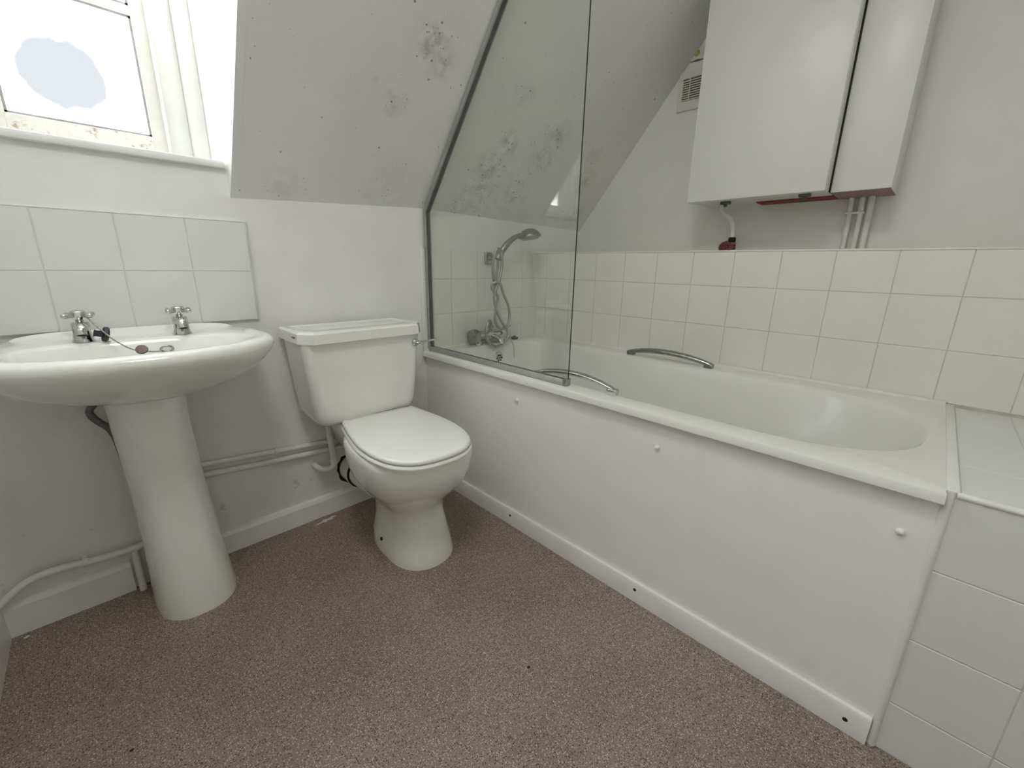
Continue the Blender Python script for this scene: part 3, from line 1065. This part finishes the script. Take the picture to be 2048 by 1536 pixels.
bm = bmesh.new()
rings = [egg(-0.338, 0.110, -0.225, -0.556, 0.0, 3.0), egg(-0.338, 0.110, -0.225, -0.556, 0.012, 3.0), egg(-0.340, 0.105, -0.225, -0.548, 0.05, 3), egg(-0.338, 0.090, -0.225, -0.533, 0.11, 3),
         egg(-0.341, 0.086, -0.220, -0.523, 0.165, 3), egg(-0.346, 0.093, -0.215, -0.527, 0.20, 2.8), egg(-0.352, 0.116, -0.205, -0.552, 0.232, 2.6), egg(-0.355, 0.143, -0.195, -0.592, 0.270, 2.5),
         egg(-0.357, 0.163, -0.19, -0.626, 0.310, 2.5), egg(-0.358, 0.173, -0.185, -0.646, 0.350, 2.5), egg(-0.359, 0.176, -0.18, -0.655, 0.390, 2.5), egg(TX, 0.174, -0.18, -0.654, 0.412, 2.5), egg(TX, 0.168, -0.185, -0.648, 0.418, 2.5)]
loft(bm, rings)
# shelf that carries the cistern
sh = []
for z, hw in ((0.30, 0.075), (0.36, 0.100), (0.405, 0.118), (0.432, 0.120)):
    sh.append([(TX - hw * 0.92, -0.02, z), (TX + hw * 0.92, -0.02, z), (TX + hw, -0.10, z), (TX + hw * 1.02, -0.22, z), (TX + hw * 0.9, -0.30, z), (TX - hw * 0.9, -0.30, z), (TX - hw * 1.02, -0.22, z), (TX - hw, -0.10, z)])
loft(bm, sh)
bowl = obj('bowl', bm, CERAMIC, toilet, 45)
bm = bmesh.new()
lathe(bm, [(0.006, 0.0), (0.006, 0.004), (0.0, 0.005)], (-0.4432, -0.366, 0.052), (-1, 0.05, 0.15), 12)
obj('screw_hole', bm, HOLE, bowl)

SEAT = [(0.0, -0.212), (0.06, -0.212), (0.118, -0.213), (0.134, -0.224), (0.144, -0.28), (0.155, -0.35), (0.162, -0.42), (0.162, -0.48), (0.153, -0.545), (0.131, -0.605), (0.093, -0.645), (0.05, -0.663), (0.0, -0.668)]


def seat_ring(ins, z, dome=0.0):
    half = [Vector((x, y, 0)) for x, y in SEAT]
    half = catmull(half, 4)
    full = [Vector((p.x, p.y, 0)) for p in half] + [Vector((-p.x, p.y, 0)) for p in reversed(half[1:-1])]
    n = len(full)
    res = []
    c = Vector((0, -0.44, 0))
    for i, p in enumerate(full):
        d = (full[(i + 1) % n] - full[i - 1])
        d.normalize()
        nrm = Vector((-d.y, d.x, 0))
        if nrm.dot(c - p) < 0:
            nrm = -nrm
        q = p + nrm * ins
        ca, sa = math.cos(math.radians(4.5)), math.sin(math.radians(4.5))
        qx, qy = q.x, q.y + 0.212
        res.append((TX + 0.014 + qx * ca + qy * sa, -0.209 - qx * sa + qy * ca, z))
    return res


def inner_scale(r, f, z):
    cx, cy = TX - 0.003, -0.44
    return [(cx + (x - cx) * f, cy + (y - cy) * f, z) for x, y, _ in r]


bm = bmesh.new()
base_r = seat_ring(0.012, 0)
loft(bm, [seat_ring(0.004, 0.4195), seat_ring(-0.003, 0.4215), seat_ring(-0.004, 0.426), seat_ring(-0.001, 0.431), seat_ring(0.008, 0.4330)])
obj('seat', bm, SEATP, toilet, 40)
bm = bmesh.new()
loft(bm, [seat_ring(0.007, 0.4348), seat_ring(0.001, 0.4365), seat_ring(-0.0005, 0.4410), seat_ring(0.002, 0.4465), seat_ring(0.008, 0.4492), inner_scale(base_r, 0.9, 0.4508), inner_scale(base_r, 0.6, 0.4522), inner_scale(base_r, 0.25, 0.4528)])
obj('seat_lid', bm, SEATP, toilet, 50)

def rrect(cx, hw, y0, y1, z, r, n=6):
    """Rounded rectangle ring."""
    pts = []
    for (sx_, sy_) in ((1, 1), (-1, 1), (-1, -1), (1, -1)):
        ccx = cx + sx_ * (hw - r)
        ccy = (y1 - r) if sy_ > 0 else (y0 + r)
        a0 = {(1, 1): 0, (-1, 1): 90, (-1, -1): 180, (1, -1): 270}[(sx_, sy_)]
        for k in range(n + 1):
            a = math.radians(a0 + 90 * k / n)
            pts.append((ccx + r * math.cos(a), ccy + r * math.sin(a), z))
    return pts


CX = -0.376
bm = bmesh.new()
loft(bm, [rrect(CX + 0.006, 0.150, -0.190, -0.035, 0.4335, 0.03), rrect(CX + 0.006, 0.168, -0.203, -0.028, 0.4375, 0.035), rrect(CX + 0.006, 0.180, -0.211, -0.024, 0.450, 0.038), rrect(CX + 0.005, 0.187, -0.214, -0.022, 0.475, 0.035),
          rrect(CX + 0.004, 0.195, -0.216, -0.022, 0.55, 0.032), rrect(CX + 0.005, 0.203, -0.217, -0.022, 0.64, 0.03), rrect(CX + 0.006, 0.211, -0.218, -0.022, 0.722, 0.03)])
obj('cistern', bm, CERAMIC, toilet, 50)


def lid_ring(ins, z, ch=0.045):
    x0, x1, y0, y1 = CX - 0.211 + ins, CX + 0.2300 - ins, -0.236 + ins, -0.014 - ins
    c = ch - ins * 0.4
    base = [(x0, y1), (x0, y0 + c), (x0 + c * 0.75, y0), (x1 - c * 0.75, y0), (x1, y0 + c), (x1, y1)]
    return [(x, y, z) for x, y in base]


bm = bmesh.new()
loft(bm, [lid_ring(0.006, 0.7205), lid_ring(0.0, 0.722), lid_ring(0.002, 0.752), lid_ring(0.007, 0.758), lid_ring(0.026, 0.760), lid_ring(0.034, 0.757), lid_ring(0.07, 0.7585)])
lid = obj('cistern_lid', bm, CERAMIC, toilet, 25)
bm = bmesh.new()
bx(bm, CX - 0.2117, CX - 0.2100, -0.172, -0.146, 0.7385, 0.7415)
obj('maker_mark', bm, DARKSEAL, lid)
bm = bmesh.new()
lathe(bm, [(0.0, -0.002), (0.0145, -0.001), (0.0145, 0.006), (0.011, 0.011), (0.0, 0.013)], (-0.187, -0.2165, 0.688), (0, -1, 0), 18)
tube(bm, catmull([(-0.187, -0.230, 0.688), (-0.170, -0.238, 0.690), (-0.140, -0.240, 0.6925), (-0.108, -0.240, 0.694)], 4), [0.0085, 0.0085, 0.008, 0.0075, 0.0065, 0.006, 0.0055, 0.005, 0.005, 0.0055, 0.006, 0.006, 0.004], 12, True, 0.7)
obj('flush_lever', bm, CHROME, toilet, 50)

# soil connector and ragged hole in the wall
soil = thing('soil_pipe', 'white waste pipe in a ragged dark hole behind the toilet', 'pipe', (-0.372, -0.02, 0.165))
bm = bmesh.new()
random.seed(3)
hl = []
for k in range(28):
    a = 2 * math.pi * k / 28
    r = 0.0625 + random.uniform(-0.004, 0.006)
    hl.append((-0.370 + r * math.cos(a), 0.164 + r * 1.05 * math.sin(a)))
prism(bm, hl, -0.0012, 0.0, 'y')
obj('wall_hole', bm, HOLE, soil)
bm = bmesh.new()
lathe(bm, [(0.057, 0.0), (0.057, 0.050), (0.060, 0.052), (0.060, 0.075), (0.054, 0.078), (0.052, 0.24), (0.0, 0.24)], (-0.368, 0.0, 0.164), (0, -1, 0.05), 28)
obj('connector', bm, GLOSS, soil, 40)
bm = bmesh.new()
lathe(bm, [(0.058, 0.0), (0.0605, 0.0), (0.0605, 0.006), (0.058, 0.006)], (-0.368, -0.078, 0.168), (0, -1, 0.05), 28)
obj('dark_collar', bm, HOLE, soil, 40)

# ------------------------------------------------------------------ pipes on the back wall


def pipe(name, pts, r, label, cat='pipe', mat=None, n=4, smooth_path=True, group=None):
    b = bmesh.new()
    tube(b, catmull(pts, n) if smooth_path else pts, r, 12)
    o = obj(name, b, mat or PIPEPAINT, None, 60, origin=pts[0])
    return tag(o, label, cat, group)


pipe('water_pipe', [(-0.99, -0.011, 0.350), (-0.83, -0.011, 0.338), (-0.66, -0.011, 0.322), (-0.49, -0.011, 0.306), (-0.28, -0.011, 0.290)], 0.0088,
     'upper of two white painted pipes running behind the toilet')
pipe('water_pipe', [(-0.99, -0.012, 0.318), (-0.83, -0.012, 0.303), (-0.66, -0.012, 0.287), (-0.52, -0.012, 0.276), (-0.30, -0.012, 0.262)], 0.0098,
     'lower of two white painted pipes running behind the toilet')
bm = bmesh.new()
bx(bm, -0.645, -0.632, -0.022, -0.0005, 0.312, 0.332, 0.002)
tag(obj('pipe_clip', bm, PIPEPAINT, None, 30, origin=(-0.638, -0.01, 0.32)), 'small painted clip on the upper pipe behind the toilet', 'pipe clip')
feed = thing('cistern_feed_pipe', 'white painted pipe dropping from the cistern and hooking into the wall', 'pipe', (-0.46, -0.05, 0.3))
bm = bmesh.new()
tube(bm, catmull([(-0.472, -0.050, 0.440), (-0.470, -0.049, 0.40), (-0.466, -0.048, 0.33), (-0.461, -0.047, 0.26), (-0.459, -0.047, 0.228), (-0.464, -0.046, 0.213), (-0.480, -0.042, 0.206), (-0.498, -0.034, 0.208), (-0.512, -0.020, 0.217), (-0.516, -0.002, 0.224)], 4), 0.0108, 12)
obj('pipe_run', bm, PIPEPAINT, feed, 60)
bm = bmesh.new()
lathe(bm, [(0.0135, 0.0), (0.014, 0.004), (0.014, 0.016), (0.0125, 0.020)], (-0.4592, -0.047, 0.226), (-0.08, 0, 1), 14)
obj('elbow_collar', bm, PIPEPAINT, feed, 60)
bm = bmesh.new()
lathe(bm, [(0.018, 0.0), (0.020, 0.005), (0.020, 0.018), (0.013, 0.022)], (-0.471, -0.050, 0.4135), (0, 0, 1), 6)
obj('backnut', bm, PIPEPAINT, feed, 20)

lp = thing('heating_pipe', 'white painted pipe bending along the skirting left of the pedestal', 'pipe', (-1.15, -0.028, 0.15))
bm = bmesh.new()
tube(bm, catmull([(-0.96, -0.028, 0.152), (-1.02, -0.028, 0.147), (-1.064, -0.028, 0.144), (-1.113, -0.028, 0.147), (-1.153, -0.028, 0.152), (-1.20, -0.028, 0.158), (-1.238, -0.028, 0.156), (-1.263, -0.028, 0.148), (-1.287, -0.028, 0.131), (-1.309, -0.028, 0.113), (-1.33, -0.028, 0.098)], 5), 0.0098, 12)
obj('pipe_run', bm, PIPEPAINT, lp, 60)
bm = bmesh.new()
tube(bm, [(-1.048, -0.028, 0.144), (-1.050, -0.028, 0.001)], 0.0092, 12)
obj('drop_pipe', bm, PIPEPAINT, lp, 60)
bm = bmesh.new()
lathe(bm, [(0.0115, -0.006), (0.0125, -0.004), (0.0125, 0.004), (0.0115, 0.006)], (-1.150, -0.028, 0.1515), (1, 0, -0.1), 14)
bx(bm, -1.155, -1.145, -0.028, -0.0005, 0.147, 0.157)
obj('clip', bm, PIPEPAINT, lp, 60)

# ------------------------------------------------------------------ boiler
boiler = thing('boiler', 'white wall boiler in a boxed casing above the tiling', 'boiler', (0.95, -1.05, 1.235))
ZB, ZBT = 1.235, 2.02
obj('casing', box(0.872, XW - 0.001, -1.214, -0.740, ZB + 0.004, ZBT - 0.004), BOILER, boiler)
obj('front_cover', box(0.822, 0.874, -1.2135, -0.737, ZB, ZBT, 0.003), BOILER, boiler, 30)
obj('side_casing', box(0.886, XW - 0.001, -1.381, -1.2185, ZB, ZBT, 0.002), BOILER, boiler, 30)
obj('seam_gap', box(0.880, XW - 0.003, -1.2188, -1.2136, ZB + 0.002, ZBT - 0.01), HOLE, boiler)
obj('side_casing_base', box(0.890, XW - 0.004, -1.379, -1.2195, ZB - 0.0012, ZB + 0.001), MAUVE, boiler)
obj('red_base_strip', box(0.985, XW - 0.008, -1.2185, -0.955, ZB - 0.0006, ZB + 0.0045), RED, boiler)
for y, x in ((-0.871, 0.887), (-1.148, 0.866)):
    bm = bmesh.new()
    bx(bm, x - 0.012, x + 0.012, y - 0.018, y + 0.018, ZB - 0.010, ZB + 0.002, 0.002)
    lathe(bm, [(0.007, 0.0), (0.007, 0.008), (0.004, 0.012), (0.0, 0.012)], (x, y, ZB - 0.008), (0, 0, -1), 10)
    obj('fixing_bracket', bm, DARKSEAL, boiler, 30)

BP = [('leftmost', -1.262, 0.0088), ('middle', -1.294, 0.0088), ('rightmost', -1.3195, 0.0100)]
for nm, y, r in BP:
    pipe('boiler_pipe', [(1.055, y, ZT - 0.002), (1.055, y, 1.15), (1.055, y + 0.002, ZB - 0.0005)], r, nm + ' of three white pipes rising behind the tiling into the boiler', group='pipes below the boiler', n=2)
bm = bmesh.new()
bx(bm, 1.044, 1.0785, -1.306, -1.249, 1.176, 1.184, 0.002)
tag(obj('pipe_clip', bm, PIPEPAINT, None, 30, origin=(1.06, -1.28, 1.18)), 'white bracket joining two pipes under the boiler', 'pipe clip')
val = thing('relief_valve', 'dark red valve on a bent white tube under the boiler', 'valve', (1.0, -0.87, 1.05))
bm = bmesh.new()
tube(bm, catmull([(1.0, -0.817, 1.2385), (1.0, -0.824, 1.215), (1.0, -0.836, 1.198), (1.0, -0.856, 1.186), (1.0, -0.871, 1.160), (1.0, -0.877, 1.125), (1.0, -0.878, 1.095), (1.0, -0.878, ZT + 0.004)], 4), 0.0105, 12)
obj('bent_tube', bm, PIPEPAINT, val, 60)
bm = bmesh.new()
lathe(bm, [(0.015, 0.0), (0.0155, 0.004), (0.0155, 0.018), (0.0125, 0.022)], (1.0, -0.878, 1.082), (0, 0, 1), 8)
obj('collar', bm, HOLE, val, 20)
bm = bmesh.new()
lathe(bm, [(0.0, 0.0), (0.019, 0.001), (0.021, 0.008), (0.021, 0.03), (0.017, 0.036), (0.0, 0.038)], (0.99, -0.848, 1.062), (-0.8, -0.55, 0), 16)
lathe(bm, [(0.0, 0.0), (0.018, 0.001), (0.018, 0.026), (0.0, 0.028)], (1.0, -0.878, 1.052), (0, 0, 1), 14)
obj('valve_body', bm, REDV, val, 45)
bm = bmesh.new()
c = Vector((0.958, -0.870, 1.062))
ax = Vector((-0.8, -0.55, 0)).normalized()
lathe(bm, [(0.0, 0.0), (0.023, 0.001), (0.026, 0.006), (0.023, 0.011), (0.011, 0.011), (0.010, 0.006), (0.0, 0.006)], c, ax, 8)
obj('handwheel', bm, REDV, val, 30)

# vent grille beside the boiler
vent = thing('vent_grille', 'cream slatted vent cover on the wall beside the boiler', 'vent', (XW, -0.61, 1.74))
bm = bmesh.new()
V0, V1, W0, W1 = -0.526, -0.70, 1.671, 1.830
G0, G1, H0, H1 = -0.546, -0.680, 1.710, 1.800
bx(bm, XW - 0.010, XW - 0.0005, V1, V0, W0, H0, 0.001, 1)
bx(bm, XW - 0.010, XW - 0.0005, V1, V0, H1, W1, 0.001, 1)
bx(bm, XW - 0.010, XW - 0.0005, G0, V0, H0, H1)
bx(bm, XW - 0.010, XW - 0.0005, V1, G1, H0, H1)
obj('frame', bm, CREAMP, vent)
obj('dark_duct', box(XW - 0.002, XW - 0.0004, G1, G0, H0, H1), DUCT, vent)
for k in range(9):
    z = H0 + 0.004 + k * (H1 - H0 - 0.004) / 9
    bm = bmesh.new()
    prism(bm, [(XW - 0.003, z), (XW - 0.0095, z - 0.002), (XW - 0.0095, z + 0.001), (XW - 0.003, z + 0.005)], G1, G0, 'y')
    obj('slat', bm, CREAMP, vent)
obj('centre_bar', box(XW - 0.0098, XW - 0.003, -0.579, -0.5755, H0, H1), CREAMP, vent)
lab = thing('warning_label', 'yellowed warning label with a brown triangle above the vent', 'label', (XW, -0.59, 1.88))
obj('card', box(XW - 0.0022, XW - 0.0004, -0.66, -0.545, 1.862, 1.915), CREAMP, lab)
bm = bmesh.new()
prism(bm, [(-0.551, 1.876), (-0.575, 1.879), (-0.562, 1.897)], XW - 0.0030, XW - 0.0021, 'x')
obj('triangle', bm, BROWNL, lab)
bm = bmesh.new()
lathe(bm, [(0.013, 0.0), (0.013, 0.0009), (0.0, 0.0009)], (XW - 0.0021, -0.592, 1.894), (-1, 0, 0), 20)
obj('disc', bm, STRAW, lab)
bm = bmesh.new()
prism(bm, [(-0.551, 1.866), (-0.60, 1.860), (-0.63, 1.862), (-0.60, 1.869)], XW - 0.0030, XW - 0.0021, 'x')
obj('stripe', bm, BROWNL, lab)

# ------------------------------------------------------------------ marks and crumbs on the floor
random.seed(11)


def blot(name, cx, cy, pts, label, mat, z=0.0009):
    b = bmesh.new()
    prism(b, [(cx + x, cy + y) for x, y in pts], 0.0002, z, 'z')
    return tag(obj(name, b, mat, None, 0, origin=(cx, cy, 0)), label, 'paint spill' if 'paint' in name else 'crumb')


blot('paint_spill', -0.51, -0.048, [(-0.045, -0.010), (-0.03, 0.0), (-0.018, 0.002), (-0.008, 0.012), (0.006, 0.006), (0.024, 0.012), (0.04, 0.004), (0.020, 0.000), (0.022, -0.010), (0.004, -0.004), (-0.006, -0.012), (-0.02, -0.006)],
     'pale paint spill on the floor by the skirting', STAIN)
for x, y, s, lb in ((-0.396, -1.016, 0.0045, 'dark crumb lying mid floor in front of the bath'), (-1.112, -0.577, 0.004, 'dark crumb on the floor before the pedestal')):
    bm = bmesh.new()
    bmesh.ops.create_icosphere(bm, subdivisions=1, radius=s)
    for v in bm.verts:
        v.co = Vector((x + v.co.x * random.uniform(0.6, 1.5), y + v.co.y * random.uniform(0.5, 0.9), s * 0.35 + v.co.z * 0.35))
    tag(obj('crumb', bm, HOLE, None, 0, origin=(x, y, 0)), lb, 'crumb')
bm = bmesh.new()
bmesh.ops.create_icosphere(bm, subdivisions=1, radius=0.006)
for v in bm.verts:
    v.co = Vector((-1.285 + v.co.x * random.uniform(0.7, 1.4), -0.040 + v.co.y * random.uniform(0.7, 1.3), 0.003 + v.co.z * 0.5))
tag(obj('plaster_crumb', bm, STAIN, None, 0, origin=(-1.285, -0.04, 0)), 'white plaster crumb in the floor corner by the skirting', 'crumb')
